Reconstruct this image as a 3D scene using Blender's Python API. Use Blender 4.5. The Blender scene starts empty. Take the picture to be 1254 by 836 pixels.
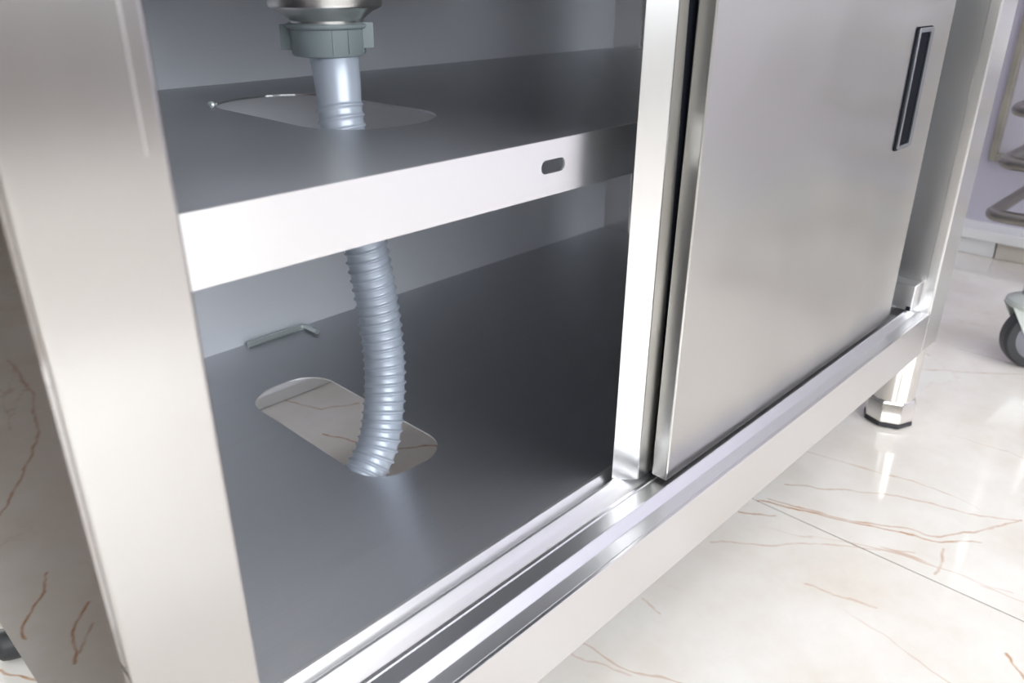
import bpy, bmesh, math, random
from mathutils import Vector, Matrix
random.seed(4)
scene = bpy.context.scene
col = scene.collection

# ------------------------------------------------------------------ camera, light, exposure
S = 0.258                      # metres per survey unit; x along the cabinet front, y into the cabinet, z up

def P(x, y, z):
    """survey units (camera at the origin, cabinet front at y = 1, floor at z = -2.1) -> metres"""
    return Vector((S * x, S * (y - 1.0), S * (z + 2.1)))

cam_data = bpy.data.cameras.new('camera')
cam = bpy.data.objects.new('camera', cam_data)
col.objects.link(cam)
fw = Vector((0.65696105, 0.62977565, -0.41446932))
up = Vector((0.2975071, 0.2885815, 0.91006057))
rt = Vector((0.69274216, -0.72118191, 0.00222408))
M = Matrix.Identity(4)
for i in range(3):
    M[i][0] = rt[i]; M[i][1] = up[i]; M[i][2] = -fw[i]; M[i][3] = P(0, 0, 0)[i]
cam.matrix_world = M
cam_data.sensor_width = 36.0
cam_data.lens = 982.905 / 1254 * 36.0
cam_data.clip_start = 0.02
cam_data.dof.use_dof = True
cam_data.dof.focus_distance = 0.63
cam_data.dof.aperture_fstop = 9.0
scene.camera = cam

world = bpy.data.worlds.new('daylight')
scene.world = world
world.use_nodes = True
wb = world.node_tree.nodes['Background']
wb.inputs[0].default_value = (0.90, 0.96, 1.0, 1)
WORLD = 3.2
wb.inputs[1].default_value = WORLD

scene.view_settings.view_transform = 'Standard'
scene.view_settings.look = 'None'
scene.view_settings.gamma = 1.0
scene.view_settings.use_curve_mapping = False
scene.view_settings.exposure = 0.0

LAMP = 2.9                     # emission of the unseen ceiling lamp panels
# room in metres
RX0, RX1, RY0, RY1, RZ = -2.6, 1.935, -3.1, 2.2, 2.7
PX, PY = 0.22, 0.668           # end and face of the partition behind the cabinet

def window_light(name, loc, rot, sx, sy, power):
    l = bpy.data.lights.new(name, 'AREA')
    l.shape = 'RECTANGLE'; l.size = sx; l.size_y = sy; l.energy = power
    l.color = (0.93, 0.97, 1.0)
    o = bpy.data.objects.new(name, l); col.objects.link(o)
    o.location = loc; o.rotation_euler = rot
    return o

# ------------------------------------------------------------------ node helpers
def new_mat(name):
    m = bpy.data.materials.new(name); m.use_nodes = True
    nt = m.node_tree; nt.nodes.clear()
    out = nt.nodes.new('ShaderNodeOutputMaterial')
    b = nt.nodes.new('ShaderNodeBsdfPrincipled')
    nt.links.new(b.outputs[0], out.inputs[0])
    return m, nt, b

def nd(nt, kind, **kw):
    n = nt.nodes.new(kind)
    for k, v in kw.items():
        if k.startswith('i_'):
            n.inputs[int(k[2:])].default_value = v
        else:
            setattr(n, k, v)
    return n

def math_n(nt, op, a, b=None, clamp=False):
    n = nt.nodes.new('ShaderNodeMath'); n.operation = op; n.use_clamp = clamp
    for i, v in enumerate((a, b)):
        if v is None: continue
        if isinstance(v, (int, float)): n.inputs[i].default_value = v
        else: nt.links.new(v, n.inputs[i])
    return n.outputs[0]

def steel(name, color, rough, aniso=0.7, streak=0.06, wave=0.0, tone=0.05, metal=1.0, bump=0.0, edge=None):
    """brushed stainless steel; the grain follows the 'grain' uv map (u across, v along the grain)"""
    m, nt, b = new_mat(name)
    L = nt.links.new
    b.inputs['Metallic'].default_value = metal
    if edge: b.inputs['Specular Tint'].default_value = (*edge, 1)
    b.inputs['Anisotropic'].default_value = aniso
    tg = nd(nt, 'ShaderNodeTangent', direction_type='UV_MAP', uv_map='grain')
    L(tg.outputs[0], b.inputs['Tangent'])
    uv = nd(nt, 'ShaderNodeUVMap', uv_map='grain')
    mp = nd(nt, 'ShaderNodeMapping'); mp.inputs['Scale'].default_value = (900, 9, 1)
    L(uv.outputs[0], mp.inputs[0])
    n1 = nd(nt, 'ShaderNodeTexNoise'); n1.inputs['Scale'].default_value = 1.0; n1.inputs['Detail'].default_value = 3
    L(mp.outputs[0], n1.inputs['Vector'])
    mp2 = nd(nt, 'ShaderNodeMapping'); mp2.inputs['Scale'].default_value = (60, 4, 1)
    L(uv.outputs[0], mp2.inputs[0])
    n2 = nd(nt, 'ShaderNodeTexNoise'); n2.inputs['Scale'].default_value = 1.0; n2.inputs['Detail'].default_value = 2
    L(mp2.outputs[0], n2.inputs['Vector'])
    r = math_n(nt, 'MULTIPLY_ADD', n1.outputs[0], streak)
    nt.nodes[-1].inputs[2].default_value = rough - streak * 0.5
    r2 = math_n(nt, 'MULTIPLY_ADD', n2.outputs[0], streak)
    L(r, nt.nodes[-1].inputs[2])
    L(math_n(nt, 'SUBTRACT', r2, streak * 0.5, True), b.inputs['Roughness'])
    # tone: fine streaks
    t = math_n(nt, 'MULTIPLY_ADD', n1.outputs[0], tone * 2)
    nt.nodes[-1].inputs[2].default_value = 1.0 - tone
    mix = nd(nt, 'ShaderNodeVectorMath', operation='SCALE')
    mix.inputs[0].default_value = color
    L(t, mix.inputs['Scale'])
    L(mix.outputs[0], b.inputs['Base Color'])
    if wave or bump:
        tc = nd(nt, 'ShaderNodeTexCoord')
        h = None
        if wave:
            nw = nd(nt, 'ShaderNodeTexNoise'); nw.inputs['Scale'].default_value = 6.0; nw.inputs['Detail'].default_value = 1
            L(tc.outputs['Object'], nw.inputs['Vector'])
            h = math_n(nt, 'MULTIPLY', nw.outputs[0], wave)
        if bump:
            h2 = math_n(nt, 'MULTIPLY', n1.outputs[0], bump)
            h = h2 if h is None else math_n(nt, 'ADD', h, h2)
        bp = nd(nt, 'ShaderNodeBump'); bp.inputs['Strength'].default_value = 1.0; bp.inputs['Distance'].default_value = 1.0
        L(h, bp.inputs['Height']); L(bp.outputs[0], b.inputs['Normal'])
    return m

def plain(name, color, rough=0.5, metal=0.0, noise=0.0, nscale=30.0, spec=0.5):
    m, nt, b = new_mat(name)
    b.inputs['Roughness'].default_value = rough
    b.inputs['Metallic'].default_value = metal
    b.inputs['Specular IOR Level'].default_value = spec
    if noise:
        tc = nd(nt, 'ShaderNodeTexCoord')
        n = nd(nt, 'ShaderNodeTexNoise'); n.inputs['Scale'].default_value = nscale; n.inputs['Detail'].default_value = 4
        nt.links.new(tc.outputs['Object'], n.inputs['Vector'])
        f = math_n(nt, 'MULTIPLY_ADD', n.outputs[0], noise * 2); nt.nodes[-1].inputs[2].default_value = 1 - noise
        s = nd(nt, 'ShaderNodeVectorMath', operation='SCALE'); s.inputs[0].default_value = color
        nt.links.new(f, s.inputs['Scale']); nt.links.new(s.outputs[0], b.inputs['Base Color'])
    else:
        b.inputs['Base Color'].default_value = (*color, 1)
    return m

VEINS = [
 (1.0, [(0.738,0.065),(0.756,0.016),(0.774,-0.028),(0.791,-0.074),(0.807,-0.114),(0.834,-0.142)]),
 (0.8, [(0.748,0.055),(0.764,0.005),(0.783,-0.042),(0.803,-0.078),(0.815,-0.111),(0.855,-0.136),(0.908,-0.165)]),
 (0.6, [(0.791,0.057),(0.825,0.003),(0.859,-0.049),(0.883,-0.128),(0.907,-0.166)]),
 (0.9, [(0.706,0.068),(0.727,0.035)]),
 (0.45, [(0.638,0.063),(0.673,0.016),(0.713,-0.019),(0.768,-0.099)]),
 (0.5, [(0.645,-0.038),(0.658,-0.1)]),
 (0.6, [(0.796,-0.118),(0.748,-0.126)]),
 (0.5, [(0.52,0.063),(0.514,0.039)]),
 (0.9, [(0.685,-0.207),(0.662,-0.225)]),
 (0.4, [(0.418,0.069),(0.436,0.017)]),
 (0.6, [(1.215,0.052),(1.259,-0.01),(1.308,-0.068)]),
 (0.9, [(0.489,0.667),(0.517,0.598),(0.561,0.573)]),
 (1.2, [(0.478,0.539),(0.493,0.507),(0.499,0.472)]),
 (1.3, [(0.526,0.441),(0.553,0.425),(0.572,0.403)]),
 (1.1, [(0.475,0.393),(0.511,0.376),(0.552,0.385)]),
 (1.0, [(0.054,0.425),(0.085,0.370)]),
 (0.4, [(0.767,-0.165),(0.771,-0.189)]),
 (1.2, [(-0.147,1.078),(-0.137,0.935),(-0.1,0.797),(-0.056,0.717),(-0.011,0.645)]),
 (1.2, [(-0.017,0.513),(-0.004,0.486),(0.026,0.451),(0.028,0.433)]),
 (1.2, [(-0.028,0.442),(-0.007,0.418),(0.009,0.369)]),
 (0.9, [(-0.022,0.409),(0.003,0.381)]),
]

def marble():
    m, nt, b = new_mat('cream marble tile')
    L = nt.links.new
    geo = nd(nt, 'ShaderNodeNewGeometry')
    dn = nd(nt, 'ShaderNodeTexNoise'); dn.inputs['Scale'].default_value = 28; dn.inputs['Detail'].default_value = 3
    L(geo.outputs['Position'], dn.inputs['Vector'])
    off = nd(nt, 'ShaderNodeVectorMath', operation='MULTIPLY_ADD')
    L(dn.outputs['Color'], off.inputs[0]); off.inputs[1].default_value = (0.016, 0.016, 0); off.inputs[2].default_value = (-0.008, -0.008, 0)
    pos = nd(nt, 'ShaderNodeVectorMath', operation='ADD'); L(geo.outputs['Position'], pos.inputs[0]); L(off.outputs[0], pos.inputs[1])
    acc = None
    for wgt, pts in VEINS:
        for (x0, y0), (x1, y1) in zip(pts[:-1], pts[1:]):
            ln = math.hypot(x1 - x0, y1 - y0); ux, uy = (x1 - x0) / ln, (y1 - y0) / ln
            a = nd(nt, 'ShaderNodeVectorMath', operation='DOT_PRODUCT'); L(pos.outputs[0], a.inputs[0]); a.inputs[1].default_value = (-uy, ux, 0)
            d = math_n(nt, 'ABSOLUTE', math_n(nt, 'SUBTRACT', a.outputs['Value'], -uy * x0 + ux * y0))
            t = nd(nt, 'ShaderNodeVectorMath', operation='DOT_PRODUCT'); L(pos.outputs[0], t.inputs[0]); t.inputs[1].default_value = (ux, uy, 0)
            mid = (ux * x0 + uy * y0) + ln / 2
            e = math_n(nt, 'MAXIMUM', math_n(nt, 'SUBTRACT', math_n(nt, 'ABSOLUTE', math_n(nt, 'SUBTRACT', t.outputs['Value'], mid)), ln / 2), 0.0)
            dist = math_n(nt, 'ADD', d, e)
            line = nd(nt, 'ShaderNodeMapRange'); line.inputs['From Min'].default_value = 0.0; line.inputs['From Max'].default_value = 0.0023
            line.inputs['To Min'].default_value = wgt; line.inputs['To Max'].default_value = 0.0; line.interpolation_type = 'SMOOTHSTEP'
            L(dist, line.inputs['Value'])
            acc = line.outputs[0] if acc is None else math_n(nt, 'MAXIMUM', acc, line.outputs[0])
    # free veins everywhere
    vn = nd(nt, 'ShaderNodeTexNoise'); vn.inputs['Scale'].default_value = 5.0; vn.inputs['Detail'].default_value = 5; vn.inputs['Distortion'].default_value = 0.7
    st = nd(nt, 'ShaderNodeMapping'); st.inputs['Rotation'].default_value = (0, 0, 0.6); st.inputs['Scale'].default_value = (1.0, 0.45, 1)
    L(geo.outputs['Position'], st.inputs[0]); L(st.outputs[0], vn.inputs['Vector'])
    av = math_n(nt, 'ABSOLUTE', math_n(nt, 'SUBTRACT', vn.outputs[0], 0.5))
    vl = nd(nt, 'ShaderNodeMapRange'); vl.inputs['From Max'].default_value = 0.006; vl.inputs['To Min'].default_value = 0.55; vl.inputs['To Max'].default_value = 0.0
    L(av, vl.inputs['Value'])
    gate = nd(nt, 'ShaderNodeTexNoise'); gate.inputs['Scale'].default_value = 4.0; gate.inputs['Detail'].default_value = 2
    L(geo.outputs['Position'], gate.inputs['Vector'])
    gm = nd(nt, 'ShaderNodeMapRange'); gm.inputs['From Min'].default_value = 0.47; gm.inputs['From Max'].default_value = 0.62
    L(gate.outputs[0], gm.inputs['Value'])
    fine = math_n(nt, 'MULTIPLY', vl.outputs[0], gm.outputs[0])
    # break the drawn veins up
    bk = nd(nt, 'ShaderNodeTexNoise'); bk.inputs['Scale'].default_value = 60; bk.inputs['Detail'].default_value = 3
    L(geo.outputs['Position'], bk.inputs['Vector'])
    bm_ = nd(nt, 'ShaderNodeMapRange'); bm_.inputs['From Min'].default_value = 0.3; bm_.inputs['From Max'].default_value = 0.65; bm_.inputs['To Min'].default_value = 0.35
    L(bk.outputs[0], bm_.inputs['Value'])
    vein = math_n(nt, 'MINIMUM', math_n(nt, 'MAXIMUM', math_n(nt, 'MULTIPLY', acc, bm_.outputs[0]), fine), 1.0)
    cloud = nd(nt, 'ShaderNodeTexNoise'); cloud.inputs['Scale'].default_value = 7; cloud.inputs['Detail'].default_value = 6; cloud.inputs['Roughness'].default_value = 0.65
    L(geo.outputs['Position'], cloud.inputs['Vector'])
    ramp = nd(nt, 'ShaderNodeValToRGB')
    ramp.color_ramp.elements[0].position = 0.30; ramp.color_ramp.elements[0].color = (0.73, 0.665, 0.595, 1)
    ramp.color_ramp.elements[1].position = 0.62; ramp.color_ramp.elements[1].color = (0.82, 0.79, 0.75, 1)
    L(cloud.outputs[0], ramp.inputs[0])
    mx = nd(nt, 'ShaderNodeMixRGB'); L(vein, mx.inputs[0]); L(ramp.outputs[0], mx.inputs[1]); mx.inputs[2].default_value = (0.50, 0.27, 0.14, 1)
    L(mx.outputs[0], b.inputs['Base Color'])
    b.inputs['Roughness'].default_value = 0.06
    b.inputs['IOR'].default_value = 1.5
    return m

MAT = {
 'post': steel('brushed steel, upright grain', (0.58, 0.567, 0.557), 0.25, 0.75, 0.02, tone=0.02),
 'side': steel('polished steel side', (0.38, 0.36, 0.35), 0.03, 0.0, 0.01, tone=0.01, edge=(0.42, 0.40, 0.39)),
 'rail': steel('brushed steel, level grain', (0.78, 0.77, 0.77), 0.28, 0.6, 0.01, tone=0.008),
 'track': steel('drawn steel track', (0.78, 0.78, 0.80), 0.37, 0.5, 0.03, tone=0.03),
 'door': steel('brushed steel door skin', (0.61, 0.60, 0.58), 0.28, 0.6, 0.01, tone=0.01, wave=0.009),
 'doorw': steel('brushed steel inner door', (0.86, 0.86, 0.87), 0.30, 0.6, 0.02, tone=0.01),
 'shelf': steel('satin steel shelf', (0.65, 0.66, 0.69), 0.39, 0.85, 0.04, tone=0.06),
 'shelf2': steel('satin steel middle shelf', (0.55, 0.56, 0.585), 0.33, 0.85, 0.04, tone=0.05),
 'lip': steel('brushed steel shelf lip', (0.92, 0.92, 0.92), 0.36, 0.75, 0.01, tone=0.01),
 'inner': steel('satin steel back', (0.86, 0.88, 0.94), 0.48, 0.6, 0.02, tone=0.02, metal=0.25),
 'chrome': steel('chromed steel', (0.80, 0.79, 0.77), 0.12, 0.0, 0.03, tone=0.01),
 'leg': steel('polished leg steel', (0.84, 0.82, 0.79), 0.16, 0.3, 0.03, tone=0.02),
 'cast': steel('cast drain metal', (0.72, 0.70, 0.68), 0.30, 0.0, 0.06, tone=0.05),
 'zinc': steel('zinc plate', (0.55, 0.59, 0.56), 0.45, 0.0, 0.05, tone=0.03, metal=0.4),
 'key': steel('zinc key steel', (0.62, 0.67, 0.67), 0.25, 0.0, 0.04, tone=0.03, metal=0.5),
 'pull': steel('dull pull metal', (0.42, 0.44, 0.47), 0.30, 0.0, 0.05, tone=0.03),
 'trolley': steel('dull trolley tube', (0.28, 0.265, 0.24), 0.36, 0.0, 0.08, tone=0.05),
 'nut': plain('grey green plastic', (0.19, 0.225, 0.235), 0.42, noise=0.05),
 'hose': plain('silver grey hose plastic', (0.42, 0.465, 0.545), 0.34, metal=0.25, noise=0.03),
 'black': plain('black plastic and gap shade', (0.008, 0.009, 0.013), 0.6, noise=0.1, spec=0.05),
 'rubber': plain('dark rubber', (0.028, 0.029, 0.033), 0.42, noise=0.15),
 'hubgrey': plain('grey hub plastic', (0.20, 0.20, 0.23), 0.5, noise=0.1),
 'grout': plain('grey grout', (0.30, 0.28, 0.26), 0.8, noise=0.15),
 'lilac': plain('lilac wall paint', (0.50, 0.475, 0.555), 0.6, noise=0.02, nscale=8),
 'white': plain('white paint', (0.80, 0.80, 0.80), 0.45, noise=0.02),
 'beige': plain('beige plaster', (0.60, 0.55, 0.49), 0.7, noise=0.06, nscale=9),
 'wallb': plain('warm grey wall paint', (0.24, 0.22, 0.20), 0.7, noise=0.03, nscale=6),
 'frame': plain('worn beige frame', (0.27, 0.25, 0.21), 0.45, noise=0.35, nscale=22),
 'ceil': plain('ceiling paint', (0.78, 0.77, 0.75), 0.8, noise=0.02),
 'rust': plain('rust', (0.30, 0.16, 0.06), 0.8, noise=0.3, nscale=200),
 'marble': marble(),
}
m, nt, b = new_mat('unseen lamp diffuser')
b.inputs['Base Color'].default_value = (0.9, 0.9, 0.9, 1)
b.inputs['Emission Color'].default_value = (1, 0.98, 0.95, 1); b.inputs['Emission Strength'].default_value = LAMP
MAT['lamp'] = m

# ------------------------------------------------------------------ mesh helpers (all coordinates in metres, world space)
def link(o, parent=None):
    col.objects.link(o)
    if parent is not None:
        o.parent = parent
        # every parent sits at a pure translation or the identity, set at creation
        o.matrix_parent_inverse = Matrix.Identity(4)
    return o

def wloc(o):
    v = Vector(o.location)
    while o.parent is not None:
        o = o.parent; v += o.location
    return v

AX = {'X': Vector((1, 0, 0)), 'Y': Vector((0, 1, 0)), 'Z': Vector((0, 0, 1))}

def grain_uv(me, grain):
    g0 = AX[grain]
    uvl = me.uv_layers.new(name='grain')
    for p in me.polygons:
        n = p.normal
        g = g0 - n * n.dot(g0)
        if g.length < 0.25:
            alt = AX['Z'] if grain != 'Z' else AX['X']
            g = alt - n * n.dot(alt)
            if g.length < 0.25:
                alt = AX['Y']; g = alt - n * n.dot(alt)
        g.normalize(); t = n.cross(g)
        for li in p.loop_indices:
            co = me.vertices[me.loops[li].vertex_index].co
            uvl.data[li].uv = (co.dot(t), co.dot(g))

def finish(name, bm, mat, parent=None, grain='X', bevel=0.0, smooth=False, segs=2, angle=0.6):
    base = wloc(parent) if parent is not None else Vector((0, 0, 0))
    if base.length:
        bmesh.ops.translate(bm, verts=bm.verts, vec=-base)
    bmesh.ops.recalc_face_normals(bm, faces=bm.faces)
    me = bpy.data.meshes.new(name)
    bm.to_mesh(me); bm.free()
    if smooth or bevel:
        for p in me.polygons: p.use_smooth = True
    grain_uv(me, grain)
    o = bpy.data.objects.new(name, me)
    me.materials.append(MAT[mat] if isinstance(mat, str) else mat)
    link(o, parent)
    if bevel:
        md = o.modifiers.new('edge', 'BEVEL'); md.width = bevel; md.segments = segs; md.limit_method = 'ANGLE'
        md.angle_limit = angle; md.harden_normals = True
    return o

def box(bm, a, b):
    x0, y0, z0 = a; x1, y1, z1 = b
    vs = [bm.verts.new(c) for c in ((x0,y0,z0),(x1,y0,z0),(x1,y1,z0),(x0,y1,z0),(x0,y0,z1),(x1,y0,z1),(x1,y1,z1),(x0,y1,z1))]
    for f in ((0,3,2,1),(4,5,6,7),(0,1,5,4),(1,2,6,5),(2,3,7,6),(3,0,4,7)):
        bm.faces.new([vs[i] for i in f])
    return vs

def box_obj(name, a, b, mat, parent=None, grain='X', bevel=0.0, **k):
    bm = bmesh.new(); box(bm, a, b)
    return finish(name, bm, mat, parent, grain, bevel, **k)

def extrude_loop(bm, pts, vec):
    """closed polygon (list of Vector) extruded by vec"""
    a = [bm.verts.new(p) for p in pts]; b_ = [bm.verts.new(Vector(p) + vec) for p in pts]
    n = len(pts)
    bm.faces.new(a); bm.faces.new(b_[::-1])
    for i in range(n):
        bm.faces.new((a[i], b_[i], b_[(i+1) % n], a[(i+1) % n]))

def rounded_rect(x0, x1, y0, y1, r, seg=8):
    out = []
    for cx, cy, a0 in ((x1-r, y1-r, 0), (x0+r, y1-r, 90), (x0+r, y0+r, 180), (x1-r, y0+r, 270)):
        for k in range(seg + 1):
            a = math.radians(a0 + 90 * k / seg)
            out.append((cx + r * math.cos(a), cy + r * math.sin(a)))
    return out

def holed_plate(bm, outer, holes, thick, to3, nrm):
    """flat plate with holes: 2d loops -> 3d through to3, thickened along nrm (Vector * thick)"""
    edges = []
    loops = []
    for lp in [outer] + holes:
        vs = [bm.verts.new(to3(*q)) for q in lp]
        loops.append(vs)
        for i in range(len(vs)):
            edges.append(bm.edges.new((vs[i], vs[(i+1) % len(vs)])))
    r = bmesh.ops.triangle_fill(bm, edges=edges, use_beauty=True, use_dissolve=False)
    top = [g for g in r['geom'] if isinstance(g, bmesh.types.BMFace)]
    vec = Vector(nrm) * thick
    mp = {}
    for lp in loops:
        for v in lp: mp[v] = bm.verts.new(v.co + vec)
    for f in top: bm.faces.new([mp[v] for v in reversed(f.verts)])
    for lp in loops:
        n = len(lp)
        for i in range(n):
            a, c = lp[i], lp[(i+1) % n]
            bm.faces.new((a, c, mp[c], mp[a]))

def lathe(bm, prof, origin, axis=Vector((0,0,1)), seg=40, ref=None):
    """prof: (radius, height) list along axis"""
    axis = axis.normalized()
    ref = ref or (Vector((1,0,0)) if abs(axis.x) < 0.8 else Vector((0,1,0)))
    e1 = (ref - axis * ref.dot(axis)).normalized(); e2 = axis.cross(e1)
    rings = []
    for r, h in prof:
        rings.append([bm.verts.new(origin + axis * h + (e1 * math.cos(2*math.pi*k/seg) + e2 * math.sin(2*math.pi*k/seg)) * r) for k in range(seg)])
    for a, c in zip(rings[:-1], rings[1:]):
        for k in range(seg):
            bm.faces.new((a[k], a[(k+1) % seg], c[(k+1) % seg], c[k]))
    bm.faces.new(rings[0][::-1]); bm.faces.new(rings[-1])

def catmull(pts, n):
    out = []
    Pn = [pts[0] * 2 - pts[1]] + list(pts) + [pts[-1] * 2 - pts[-2]]
    for i in range(1, len(Pn) - 2):
        p0, p1, p2, p3 = Pn[i-1:i+3]
        for k in range(n):
            t = k / n
            out.append(0.5 * ((2*p1) + (p2-p0)*t + (2*p0-5*p1+4*p2-p3)*t*t + (3*p1-p0-3*p2+p3)*t**3))
    out.append(pts[-1].copy())
    return out

def resample(path, step):
    acc = [0.0]
    for a, c in zip(path[:-1], path[1:]): acc.append(acc[-1] + (c - a).length)
    n = max(2, int(acc[-1] / step)); res = []; j = 0
    for k in range(n + 1):
        s = acc[-1] * k / n
        while j < len(acc) - 2 and acc[j+1] < s: j += 1
        t = (s - acc[j]) / max(1e-9, acc[j+1] - acc[j])
        res.append(path[j].lerp(path[j+1], min(1, max(0, t))))
    return res, acc[-1]

def sweep(bm, pts, rad, seg=12, cap=True):
    """tube along pts; rad is a number or f(arc length, angle)"""
    T = [(pts[min(i+1, len(pts)-1)] - pts[max(i-1, 0)]).normalized() for i in range(len(pts))]
    ref = Vector((1,0,0)) if abs(T[0].x) < 0.8 else Vector((0,1,0))
    e = (ref - T[0] * ref.dot(T[0])).normalized()
    rings = []; s = 0.0
    for i, p in enumerate(pts):
        if i: s += (p - pts[i-1]).length
        e = (e - T[i] * e.dot(T[i])).normalized(); f = T[i].cross(e)
        ring = []
        for k in range(seg):
            a = 2 * math.pi * k / seg
            r = rad(s, a) if callable(rad) else rad
            ring.append(bm.verts.new(p + (e * math.cos(a) + f * math.sin(a)) * r))
        rings.append(ring)
    for a, c in zip(rings[:-1], rings[1:]):
        for k in range(seg):
            bm.faces.new((a[k], a[(k+1) % seg], c[(k+1) % seg], c[k]))
    if cap:
        bm.faces.new(rings[0][::-1]); bm.faces.new(rings[-1])

def thing(name, label, cat, loc=(0, 0, 0), group=None):
    o = bpy.data.objects.new(name, None); o.empty_display_size = 0.05
    o.location = loc; o['label'] = label; o['category'] = cat
    if group: o['group'] = group
    return link(o)

def tag(o, label, cat, group=None):
    o['label'] = label; o['category'] = cat
    if group: o['group'] = group
    return o

def struct(o, label=None, cat=None):
    o['kind'] = 'structure'
    if label: o['label'] = label
    if cat: o['category'] = cat
    return o

# ------------------------------------------------------------------ the room
floor = struct(box_obj('floor', (RX0, RY0, -0.06), (RX1, RY1, -0.0035), 'grout'), 'grey grouted floor under large cream marble tiles', 'floor')
TS, GAP, TX, TY = 0.600, 0.0022, 0.738, 0.270
ti0 = math.floor((RX0 - TX) / TS); tj0 = math.floor((RY0 - TY) / TS)
shared = {}
for i in range(ti0, ti0 + 10):
    for j in range(tj0, tj0 + 11):
        x0, x1 = max(RX0, TX + i*TS + GAP/2), min(RX1, TX + (i+1)*TS - GAP/2)
        y0, y1 = max(RY0, TY + j*TS + GAP/2), min(RY1, TY + (j+1)*TS - GAP/2)
        if x1 - x0 < 0.01 or y1 - y0 < 0.01: continue
        key = (round(x1-x0, 4), round(y1-y0, 4))
        if key not in shared:
            bm = bmesh.new(); w, h = key
            box(bm, (0, 0, -0.0045), (w, h, 0.0))
            for f in list(bm.faces): pass
            me = bpy.data.meshes.new('floor_tile'); bm.to_mesh(me); bm.free()
            me.materials.append(MAT['marble']); shared[key] = me
        o = bpy.data.objects.new('floor_tile', shared[key]); o.location = (x0, y0, 0)
        link(o, floor)

struct(box_obj('wall_back', (RX0, RY1, -0.06), (RX1 + 0.12, RY1 + 0.12, RZ), 'wallb'))
struct(box_obj('wall_partition', (PX, PY, 0.0), (RX1, PY + 0.12, RZ), 'lilac'))
struct(box_obj('baseboard_back', (PX, PY - 0.014, 0.0), (RX1, PY, 0.11), 'white', bevel=0.003))
struct(box_obj('wall_right', (RX1, RY0 - 0.12, -0.06), (RX1 + 0.12, RY1, RZ), 'lilac'))
# low white ledge along the foot of the right wall, carried on plaster blocks
ledge = struct(box_obj('baseboard_right', (RX1 - 0.075, RY0, 0.036), (RX1, PY - 0.014, 0.058), 'white', bevel=0.002))
for k, (y0, y1, mt) in enumerate(((0.13, 0.30, 'white'), (0.02, 0.127, 'beige'), (-0.30, -0.10, 'white'), (-0.75, -0.40, 'beige'))):
    o = box_obj('support_block', (RX1 - 0.062, y0, 0.0), (RX1, y1, 0.036), mt, ledge, bevel=0.002)
# unseen walls behind the viewer and on the left, windows chosen for their light
def wall_with_window(name, lo, hi, along, spans, z0, z1):
    """lo/hi: box corners; along: axis index of the wall's run; windows over the given spans, z0..z1"""
    bm = bmesh.new()
    a, b_ = list(lo), list(hi)
    def seg(s0, s1, q0, q1):
        p, q = list(a), list(b_)
        p[along], q[along], p[2], q[2] = s0, s1, q0, q1
        box(bm, p, q)
    e = a[along]
    for w0, w1 in spans:
        seg(e, w0, a[2], b_[2]); seg(w0, w1, a[2], z0); seg(w0, w1, z1, b_[2]); e = w1
    seg(e, b_[along], a[2], b_[2])
    return struct(finish(name, bm, 'wallb'))

wall_with_window('unseen_wall_front', (RX0, RY0 - 0.12, -0.06), (RX1, RY0, RZ), 0, [(-2.1, 1.5)], 0.85, 2.35)
wall_with_window('unseen_wall_left', (RX0 - 0.12, RY0 - 0.12, -0.06), (RX0, RY1 + 0.12, RZ), 1, [(-2.8, -1.0), (0.3, 1.9)], 0.85, 2.35)
struct(box_obj('ceiling', (RX0 - 0.12, RY0 - 0.12, RZ), (RX1 + 0.12, RY1 + 0.12, RZ + 0.12), 'ceil'))
def window(name, c0, c1, along, z0, z1, fixed):
    """frame with mullions standing in the opening"""
    bm = bmesh.new(); t = 0.05
    n = 4
    def bar(s0, s1, q0, q1):
        p, q = [0, 0, q0], [0, 0, q1]
        p[along], q[along] = s0, s1
        p[1 - along], q[1 - along] = fixed - 0.03, fixed + 0.03
        box(bm, p, q)
    bar(c0, c1, z0, z0 + t); bar(c0, c1, z1 - t, z1)
    for k in range(n + 1):
        s = c0 + (c1 - c0 - t) * k / n
        bar(s, s + t, z0 + t, z1 - t)
    return struct(finish(name, bm, 'white'))
window('unseen_window_1', -2.1, 1.5, 0, 0.85, 2.35, RY0 - 0.06)
window('unseen_window_2', -2.8, -1.0, 1, 0.85, 2.35, RX0 - 0.06)
window('fill_window', 0.3, 1.9, 1, 0.85, 2.35, RX0 - 0.06)  # unseen window added to brighten the floor behind and under the cabinet
window_light('window_area_light', (RX0 - 0.10, 1.1, 1.6), (math.radians(90), 0, math.radians(-90)), 1.55, 1.45, 22)  # fill light of the added rear left window
window_light('window_area_light', (-0.3, RY0 - 0.10, 1.6), (math.radians(90), 0, 0), 3.5, 1.45, 90)
window_light('window_area_light', (RX0 - 0.10, -1.9, 1.6), (math.radians(90), 0, math.radians(-90)), 1.75, 1.45, 40)

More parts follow.
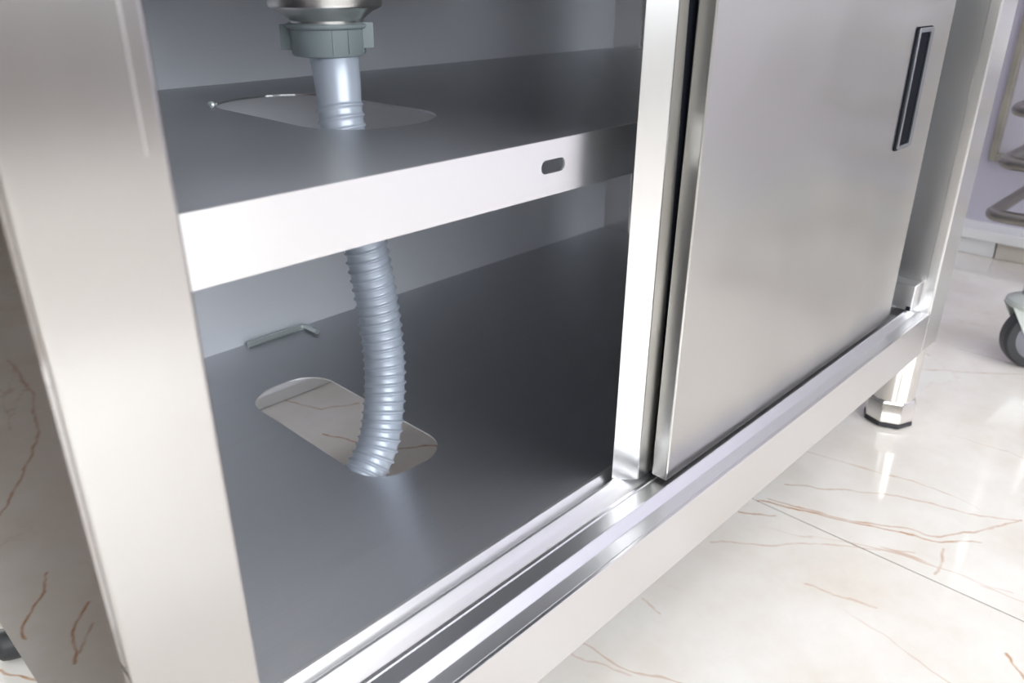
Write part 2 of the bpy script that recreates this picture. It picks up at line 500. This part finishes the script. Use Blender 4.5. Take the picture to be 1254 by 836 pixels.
# unseen ceiling lamp panels, chosen to light the floor from above
for k, (x, y) in enumerate(((-1.5, -0.6), (-0.2, -0.9), (1.0, -0.7), (-1.5, -2.1), (-0.2, -2.1), (1.0, -2.1))):
    t = thing('unseen_ceiling_lamp', 'unseen flat square white lamp panel, %s of the ceiling row %s the cabinet' % (('left one', 'middle one', 'right one')[k % 3], ('nearer', 'farther from')[k // 3]), 'lamp', (x, y, RZ), 'unseen ceiling lamp panels')
    bm = bmesh.new()
    for s0, s1, q0, q1 in ((-0.31, 0.31, -0.31, -0.29), (-0.31, 0.31, 0.29, 0.31), (-0.31, -0.29, -0.29, 0.29), (0.29, 0.31, -0.29, 0.29)):
        box(bm, (x + s0, y + q0, RZ - 0.03), (x + s1, y + q1, RZ))
    finish('unseen_lamp_frame', bm, 'white', t)
    box_obj('unseen_lamp_diffuser', (x - 0.29, y - 0.29, RZ - 0.022), (x + 0.29, y + 0.29, RZ - 0.012), 'lamp', t)

# ------------------------------------------------------------------ the sink cabinet
XL, XR = 0.233, 4.11           # outer sides
ZB, ZR = -1.655, -1.447        # rail bottom and top
ZT = 0.93                      # underside of the worktop
cab = thing('sink_cabinet', 'stainless steel sink cabinet with sliding doors pushed open to the right', 'cabinet', P((XL+XR)/2, 2.0, -2.1))

def ubox(name, a, b_, mat, parent=cab, grain='X', bevel=0.0, **k):
    return box_obj(name, P(*a), P(*b_), mat, parent, grain, bevel, **k)

# corner posts
lp = ubox('corner_post', (XL + 0.006, 1.0, ZB), (0.430, 1.2, ZT), 'post', grain='Z', bevel=0.0022, segs=3)
ubox('film_crease', (0.3990, 0.9994, -0.20), (0.4020, 1.002, 0.9), 'rail', lp, grain='Z')  # thin added strip drawing a crease in the protective film
rp = ubox('corner_post', (3.897, 1.0, ZB), (XR, 1.2, ZT), 'rail', grain='Z', bevel=0.0016, segs=3)  # left post's steel in a lighter copy, for the brighter light here
ubox('post_flange', (3.884, 1.004, ZR - 0.004), (3.897, 1.046, ZT), 'rail', rp, grain='Z', bevel=0.0006)
ubox('corner_post', (XL + 0.006, 2.76, ZB), (0.430, 2.96, ZT), 'post', grain='Z', bevel=0.0016)
ubox('corner_post', (3.897, 2.76, ZB), (XR, 2.96, ZT), 'post', grain='Z', bevel=0.0016)
# panels
ubox('side_panel', (XL, 1.008, -1.545), (XL + 0.006, 2.955, ZT), 'side', grain='Z')
ubox('side_panel', (XR - 0.014, 1.2, -1.545), (XR - 0.004, 2.76, ZT), 'shelf2', grain='Z')
ubox('back_panel', (0.430, 2.945, -1.688), (3.897, 2.957, ZT), 'inner', grain='X')
# front rail below the doors
ubox('front_rail', (0.430, 1.0, ZB), (3.897, 1.012, ZR), 'rail', grain='X', bevel=0.0007)
prof = [(1.012, -1.4470), (1.0515, -1.4470), (1.0530, -1.4510), (1.0560, -1.4510), (1.0600, -1.4470), (1.0720, -1.4300), (1.0775, -1.4235), (1.0800, -1.4222),
        (1.0830, -1.4230), (1.0860, -1.4480), (1.1480, -1.4490), (1.1510, -1.4460), (1.1535, -1.4460), (1.1560, -1.4560),
        (1.1693, -1.4555), (1.1900, -1.4460), (1.1960, -1.4425), (1.2060, -1.4350), (1.2180, -1.4285), (1.2250, -1.4275), (1.2300, -1.4310), (1.2330, -1.4700)]
loop = [P(0.430, y, z) for y, z in prof] + [P(0.430, 1.233, -1.49), P(0.430, 1.012, -1.49)]
bm = bmesh.new(); extrude_loop(bm, loop, Vector((S * (3.897 - 0.430), 0, 0)))
trk = finish('door_track', bm, 'track', cab, 'X', bevel=0.0004, segs=2, angle=0.25)
# corner bracket at the right end of the track
brk = ubox('corner_bracket', (3.80, 1.058, -1.425), (3.897, 1.2, -1.300), 'rail', grain='Z', bevel=0.002)
ubox('rust_spot', (3.889, 1.003, -1.4475), (3.897, 1.016, -1.437), 'rust', rp, bevel=0.0006)
ubox('bracket_gap_shade', (3.797, 1.064, -1.424), (3.801, 1.084, -1.404), 'black', brk)  # black chips standing in for the dark gaps at the bracket
ubox('bracket_gap_shade', (3.797, 1.150, -1.424), (3.801, 1.182, -1.404), 'black', brk)

# bottom shelf with the hose opening
hole = rounded_rect(1.194, 1.505, 1.715, 2.520, 0.12, 10)
bm = bmesh.new()
holed_plate(bm, [(0.430, 1.262), (3.897, 1.262), (3.897, 2.945), (0.430, 2.945)], [hole], S * 0.006, lambda x, y: P(x, y, -1.42), (0, 0, -1))
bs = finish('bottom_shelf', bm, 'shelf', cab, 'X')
bm = bmesh.new()
extrude_loop(bm, [P(0.430, 1.2420, -1.4520), P(0.430, 1.2600, -1.4200), P(0.430, 1.2640, -1.4195), P(0.430, 1.2720, -1.4195), P(0.430, 1.2720, -1.426), P(0.430, 1.2480, -1.455), P(0.430, 1.2480, -1.49), P(0.430, 1.2420, -1.49)], Vector((S * 3.467, 0, 0)))
finish('shelf_lip', bm, 'lip', bs, 'X', bevel=0.0005, angle=0.4)

# middle shelf with the hose opening and a slotted front lip
hole2 = rounded_rect(1.200, 1.620, 1.750, 2.555, 0.19, 12)
bm = bmesh.new()
holed_plate(bm, [(0.255, 1.330), (4.08, 1.330), (4.08, 2.945), (0.255, 2.945)], [hole2], S * 0.006, lambda x, y: P(x, y, -0.37), (0, 0, -1))
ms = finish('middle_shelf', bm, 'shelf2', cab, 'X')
slot = rounded_rect(1.487, 1.577, -0.4525, -0.4180, 0.0172, 8)
bm = bmesh.new()
holed_plate(bm, [(0.43, -0.509), (4.08, -0.509), (4.08, -0.3695), (0.43, -0.3695)], [slot], S * 0.006, lambda x, z: P(x, 1.326, z), (0, 1, 0))
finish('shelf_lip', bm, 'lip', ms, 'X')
ubox('return_flange', (0.43, 1.332, -0.509), (4.08, 1.40, -0.503), 'shelf', ms)

# worktop, sink bowl and the top front rail
bm = bmesh.new()
holed_plate(bm, [(XL - 0.05, 0.93), (XR + 0.05, 0.93), (XR + 0.05, 3.0), (XL - 0.05, 3.0)], [rounded_rect(0.78, 2.00, 1.58, 2.60, 0.15)], S * 0.05, lambda x, y: P(x, y, 0.98), (0, 0, -1))
finish('worktop', bm, 'rail', cab, 'X')
bm = bmesh.new()
ring_t = rounded_rect(0.78, 2.00, 1.58, 2.60, 0.15); ring_b = rounded_rect(0.86, 1.92, 1.66, 2.52, 0.15)
va = [bm.verts.new(P(x, y, 0.98)) for x, y in ring_t]; vb = [bm.verts.new(P(x, y, 0.06)) for x, y in ring_b]
for i in range(len(va)):
    j = (i + 1) % len(va); bm.faces.new((va[i], va[j], vb[j], vb[i]))
bm.faces.new(vb)
sb = finish('sink_bowl', bm, 'inner', cab, 'X', smooth=False)
md = sb.modifiers.new('sheet', 'SOLIDIFY'); md.thickness = 0.0012
ubox('top_rail', (0.43, 1.0, 0.80), (3.897, 1.25, ZT), 'rail')

# sliding doors
bm = bmesh.new(); vs = box(bm, P(1.848, 1.104, -1.4340), P(3.655, 1.161, 0.78))
for i in (4, 7): vs[i].co.x += S * 2.214 * 0.0165          # the leading edge hangs slightly out of plumb
od = finish('sliding_door', bm, 'door', cab, 'Z', 0.0017, segs=3)
od['label'] = 'outer sliding door with a black finger pull'
def shear(x, y, z): return P(x + (z + 1.42) * 0.0125, y, z)
bm = bmesh.new()
base = [(1.7360, 1.2310), (1.7370, 1.2325), (1.746, 1.2325), (3.60, 1.2325), (3.60, 1.175), (1.7915, 1.175)]
a = [bm.verts.new(shear(x, y, -1.432)) for x, y in base]; c = [bm.verts.new(shear(x, y, 0.70)) for x, y in base]
bm.faces.new(a[::-1]); bm.faces.new(c)
for i in range(len(base)):
    j = (i + 1) % len(base); bm.faces.new((a[i], a[j], c[j], c[i]))
idr = finish('sliding_door', bm, 'doorw', cab, 'Z', bevel=0.0006)
idr['label'] = 'inner sliding door with a bevelled leading edge'
bm = bmesh.new()
q = [(1.7935, -1.431, 1.878), (1.8150, 0.69, 1.850)]
lo = [shear(1.7935, 1.1722, -1.431), P(1.876, 1.1722, -1.431), P(1.876, 1.1762, -1.431), shear(1.7935, 1.1762, -1.431)]
hi = [shear(1.7935, 1.1722, 0.69), P(1.838, 1.1722, 0.69), P(1.838, 1.1762, 0.69), shear(1.7935, 1.1762, 0.69)]
a = [bm.verts.new(v) for v in lo]; c = [bm.verts.new(v) for v in hi]
bm.faces.new(a[::-1]); bm.faces.new(c)
for i in range(4):
    j = (i + 1) % 4; bm.faces.new((a[i], a[j], c[j], c[i]))
finish('edge_strip', bm, 'door', idr, 'Z')
bm = bmesh.new()  # black strip laid on the inner door as the shade between the doors
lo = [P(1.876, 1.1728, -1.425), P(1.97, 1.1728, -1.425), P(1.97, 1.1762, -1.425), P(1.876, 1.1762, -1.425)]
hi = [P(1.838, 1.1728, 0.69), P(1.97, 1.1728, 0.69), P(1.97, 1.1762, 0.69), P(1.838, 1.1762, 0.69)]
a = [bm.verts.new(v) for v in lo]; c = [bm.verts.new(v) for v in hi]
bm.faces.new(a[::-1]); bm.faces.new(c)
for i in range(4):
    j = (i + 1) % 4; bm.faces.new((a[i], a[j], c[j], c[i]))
finish('door_gap_shade', bm, 'black', idr, 'Z')['label'] = 'black strip as the shade in the door gap'

# finger pull of the outer door: a chromed surround and a black well
def ring_plate(bm, o_, i_, y0, y1):
    holed_plate(bm, o_, [i_], S * (y1 - y0), lambda x, z: P(x, y0, z), (0, 1, 0))
bm = bmesh.new()
ring_plate(bm, rounded_rect(3.286, 3.432, -0.610, -0.170, 0.012, 4), rounded_rect(3.300, 3.404, -0.596, -0.186, 0.006, 3), 1.092, 1.1045)
finish('handle_surround', bm, 'pull', od, 'Z', bevel=0.0004)
bm = bmesh.new()
ring_plate(bm, rounded_rect(3.270, 3.434, -0.614, -0.166, 0.012, 4), rounded_rect(3.300, 3.404, -0.596, -0.186, 0.006, 3), 1.0985, 1.1045)
finish('handle_gasket', bm, 'black', od, 'Z')
ubox('handle_well', (3.298, 1.1005, -0.598), (3.406, 1.1045, -0.184), 'black', od)

# legs
def leg(cx, cy):
    bm = bmesh.new()
    lathe(bm, [(S*0.103, S*0.10), (S*0.103, S*(2.1 + ZB + 0.03))], P(cx, cy, -2.1), seg=40)
    l = finish('leg', bm, 'leg', cab, 'Z', smooth=True)
    md = l.modifiers.new('edge', 'EDGE_SPLIT'); md.split_angle = 0.8
    bm = bmesh.new()
    lathe(bm, [(S*0.110, S*0.022), (S*0.118, S*0.030), (S*0.118, S*0.135), (S*0.108, S*0.150)], P(cx, cy, -2.1), seg=8)
    finish('foot_sleeve', bm, 'leg', l, 'Z', bevel=0.0012)
    bm = bmesh.new()
    lathe(bm, [(S*0.112, 0.0), (S*0.121, S*0.006), (S*0.121, S*0.022), (S*0.110, S*0.026)], P(cx, cy, -2.1), seg=8)
    finish('foot_pad', bm, 'rubber', l, 'Z')
for cx, cy in ((0.345, 1.112), (3.995, 1.112), (0.345, 2.85), (3.995, 2.85)):
    leg(cx, cy)

# ------------------------------------------------------------------ drain and hose
AXIS = Vector((0.367, 0.285, 0.0))
dr = thing('drain_hose', 'grey ribbed drain hose hanging from the sink strainer through both shelf openings', 'hose', (AXIS.x, AXIS.y, 0.0))
def at(h): return Vector((AXIS.x, AXIS.y, h))
bm = bmesh.new()
lathe(bm, [(0.0385, 0.5535), (0.0405, 0.5520), (0.0412, 0.530), (0.0418, 0.5235), (0.0412, 0.5210), (0.0385, 0.5195), (0.0345, 0.5180), (0.0290, 0.5140), (0.0268, 0.5120), (0.0262, 0.500)][::-1], Vector((AXIS.x, AXIS.y, 0)), seg=48)
st = finish('strainer_body', bm, 'cast', dr, 'Z', bevel=0.0008)
bm = bmesh.new()
lathe(bm, [(0.0240, 0.4868), (0.0262, 0.4872), (0.0272, 0.4888), (0.0276, 0.5060), (0.0300, 0.5066), (0.0306, 0.5075), (0.0306, 0.5092), (0.0280, 0.5102), (0.0255, 0.5102)], Vector((AXIS.x, AXIS.y, 0)), seg=48)
nut = finish('locking_nut', bm, 'nut', dr, 'Z', bevel=0.0006)
side_dir = Vector((0.693, -0.721, 0)).normalized(); fdir = Vector((0, 0, 1)).cross(side_dir)
for sgn in (-1, 1):
    bm = bmesh.new()
    vs = box(bm, (-0.0045, -0.0016, -0.0075), (0.0045, 0.0016, 0.0105))
    c0 = at(0.4985 if sgn < 0 else 0.5000) + side_dir * sgn * 0.0302 - fdir * 0.004
    rotm = Matrix.Rotation(math.atan2(side_dir.y, side_dir.x) + sgn * 0.25, 3, 'Z')
    for v in vs: v.co = rotm @ v.co + c0
    finish('nut_tab', bm, 'nut', nut, 'Z', bevel=0.0006)
# moulding seams on the nut
for ang in (-2.05, -1.62, -1.05):
    bm = bmesh.new()
    d = Vector((math.cos(ang), math.sin(ang), 0))
    vs = box(bm, (-0.0004, -0.0003, 0.4895), (0.0004, 0.0006, 0.5055))
    rotm = Matrix.Rotation(ang - math.pi/2, 3, 'Z')
    for v in vs:
        z = v.co.z; v.co = rotm @ Vector((v.co.x, v.co.y, 0)) + Vector((AXIS.x, AXIS.y, z)) + d * 0.0275
    finish('nut_seam', bm, 'nut', nut, 'Z')
# hose
hp = [Vector(v) for v in ((0.3665, 0.281, 0.494), (0.3665, 0.2785, 0.484), (0.364, 0.2735, 0.470), (0.360, 0.266, 0.436), (0.3605, 0.2595, 0.391), (0.365, 0.2555, 0.345),
      (0.368, 0.2485, 0.289), (0.3635, 0.2390, 0.241), (0.351, 0.2290, 0.204), (0.3375, 0.2225, 0.181), (0.318, 0.2180, 0.163), (0.288, 0.212, 0.144), (0.245, 0.202, 0.112), (0.213, 0.195, 0.074), (0.195, 0.185, 0.040))]
pts, total = resample(catmull(hp, 24), 0.00062)
PITCH = 0.0078
def hose_r(s, a):
    turn = s / PITCH - a / (2 * math.pi)
    ph = (turn % 1.0) - 0.5
    k = max(0.0, min(1.0, (turn - 4.7) / 0.15))          # the ridge starts below the smooth cuff
    ridge = math.exp(-(ph / 0.14) ** 2)
    cuff = 0.0015 * max(0.0, min(1.0, (0.040 - s) / 0.030)) if s < 0.040 else 0.0
    return 0.0165 + cuff + 0.0017 * k * ridge
bm = bmesh.new(); sweep(bm, pts, hose_r, 44)
finish('hose_tube', bm, 'hose', dr, 'Z', smooth=True)

# ------------------------------------------------------------------ hex key and screw
kz = P(0, 0, -1.42).z
hk = thing('hex_key', 'small zinc hex key lying on the bottom shelf against the back panel', 'hex key', P(1.57, 2.92, -1.42))
kp = [P(1.437, 2.905, 0), P(1.672, 2.909, 0), P(1.692, 2.908, 0), P(1.704, 2.902, 0), P(1.7085, 2.892, 0), P(1.7105, 2.880, 0), P(1.716, 2.815, 0)]
for v in kp: v.z = kz + 0.0034
bm = bmesh.new(); sweep(bm, kp[:4], 0.0034, 6); finish('long_arm', bm, 'key', hk, 'X')
bm = bmesh.new(); sweep(bm, kp[3:], 0.0034, 6); finish('short_arm', bm, 'key', hk, 'Y')

sc = thing('screw', 'tiny bright screw on the middle shelf beside the hose opening', 'screw', P(1.20, 2.40, -0.37))
sz = P(0, 0, -0.37).z
bm = bmesh.new(); lathe(bm, [(0.0012, 0.0), (0.0028, 0.0004), (0.0028, 0.0014), (0.0014, 0.0024)], P(1.188, 2.408, -0.37) + Vector((0, 0, 0.0028)), Vector((-0.85, -0.5, 0.1)), 16); finish('screw_head', bm, 'key', sc, 'Z')
bm = bmesh.new(); lathe(bm, [(0.0013, 0.0), (0.0013, 0.005), (0.0003, 0.0065)], P(1.190, 2.409, -0.37) + Vector((0, 0, 0.0027)), Vector((0.85, 0.5, -0.05)), 12); finish('screw_shank', bm, 'key', sc, 'Z')

# ------------------------------------------------------------------ rubber capped tube under the left side of the cabinet
ct = thing('capped_tube', 'thin chrome tube with a round black rubber end cap on the floor under the cabinet', 'tube', P(0.29, 2.61, -2.1))
ad = Vector((0.72, -0.30, 0.0)).normalized()
c0 = P(0.262, 2.640, -2.1) + Vector((0, 0, 0.0142))
bm = bmesh.new(); lathe(bm, [(0.004, 0.0), (0.010, 0.0012), (0.0132, 0.005), (0.0140, 0.010), (0.0140, 0.022), (0.0125, 0.0235)], c0, ad, 28)
finish('rubber_cap', bm, 'rubber', ct, 'Z', bevel=0.0006)
bm = bmesh.new(); lathe(bm, [(0.0098, 0.021), (0.0098, 0.24)], c0, ad, 28)
finish('tube', bm, 'chrome', ct, 'Z', smooth=True)

# ------------------------------------------------------------------ trolley at the right
tr = thing('rack_trolley', 'chromed tube rack trolley on casters beside the cabinet', 'trolley', P(6.0, 0.4, -2.1))
TX0, TX1, TYA, TYB = 5.16, 6.75, 1.14, -0.9
for z in (-1.245, -0.945, -0.660, -0.37, -0.08, 0.21):
    pts2 = []
    for x, y in rounded_rect(TX0, TX1, TYB, TYA, 0.07, 6): pts2.append(P(x, y, z))
    pts2.append(pts2[0].copy()); 
    bm = bmesh.new(); sweep(bm, pts2, S * 0.037, 12, cap=False)
    finish('tier_frame', bm, 'trolley', tr, 'X', smooth=True)
POSTS = ((5.152, 0.822), (6.675, 0.822), (5.152, -0.7), (6.675, -0.7))
for x, y in POSTS:
    bm = bmesh.new(); sweep(bm, [P(x, y, -1.66), P(x, y, 0.5)], S * 0.052, 20)
    finish('upright', bm, 'chrome', tr, 'Z', smooth=True)
    # caster: cap, fork, wheel with hub
    ax = Vector((0.80, 0.60, 0.0)).normalized(); tv = Vector((0, 0, 1)).cross(ax)
    wc = P(x, y, -1.905) - tv * 0.0235
    bm = bmesh.new(); lathe(bm, [(S*0.10, S*0.375), (S*0.118, S*0.385), (S*0.125, S*0.40), (S*0.12, S*0.42), (S*0.085, S*0.44), (S*0.06, S*0.452)], P(x, y, -2.1), seg=32)
    cs = finish('caster', bm, 'zinc', tr, 'Z', bevel=0.0012)
    top = P(x, y, -1.712)
    for sgn in (-1, 1):
        o0 = ax * sgn * 0.0165
        pl = [top + tv * 0.029, top - tv * 0.031, wc - tv * 0.013 + Vector((0, 0, -0.010)), wc + tv * 0.012 + Vector((0, 0, -0.010)), wc + tv * 0.03 + Vector((0, 0, 0.012))]
        bm = bmesh.new(); extrude_loop(bm, [v + o0 for v in pl], ax * 0.0025)
        finish('fork_plate', bm, 'zinc', cs, 'Z', bevel=0.0008)
    bm = bmesh.new(); lathe(bm, [(0.036, -0.0135), (0.046, -0.0125), (0.0496, -0.008), (0.0500, 0.0), (0.0496, 0.008), (0.046, 0.0125), (0.036, 0.0135)], wc, ax, 48)
    finish('wheel', bm, 'rubber', cs, 'Z', bevel=0.0005)
    bm = bmesh.new(); lathe(bm, [(0.012, -0.0160), (0.034, -0.0142), (0.037, -0.012), (0.037, 0.012), (0.034, 0.0142), (0.012, 0.0160)], wc, ax, 40)
    finish('wheel_hub', bm, 'hubgrey', cs, 'Z', bevel=0.0006)
    bm = bmesh.new(); lathe(bm, [(0.0055, -0.023), (0.0075, -0.022), (0.0075, 0.022), (0.0055, 0.023)], wc, ax, 6)
    finish('axle_bolt', bm, 'key', cs, 'Z')

# beige frame on the lilac wall
wf = thing('wall_frame', 'worn beige frame around a plain lilac field on the lilac wall', 'frame', P(7.45, 0.4, -1.33))
FX = RX1 / S
for nm, a_, b_ in (('frame_bar', (FX - 0.09, 1.70, -1.36), (FX, 1.75, 2.0)), ('frame_bar', (FX - 0.09, -2.0, -1.36), (FX, -1.925, 2.0)),
                   ('frame_bar', (FX - 0.09, -1.925, -1.36), (FX, 1.70, -1.30)), ('frame_bar', (FX - 0.09, -1.925, 1.93), (FX, 1.70, 2.0))):
    ubox(nm, a_, b_, 'frame', wf, bevel=0.002)
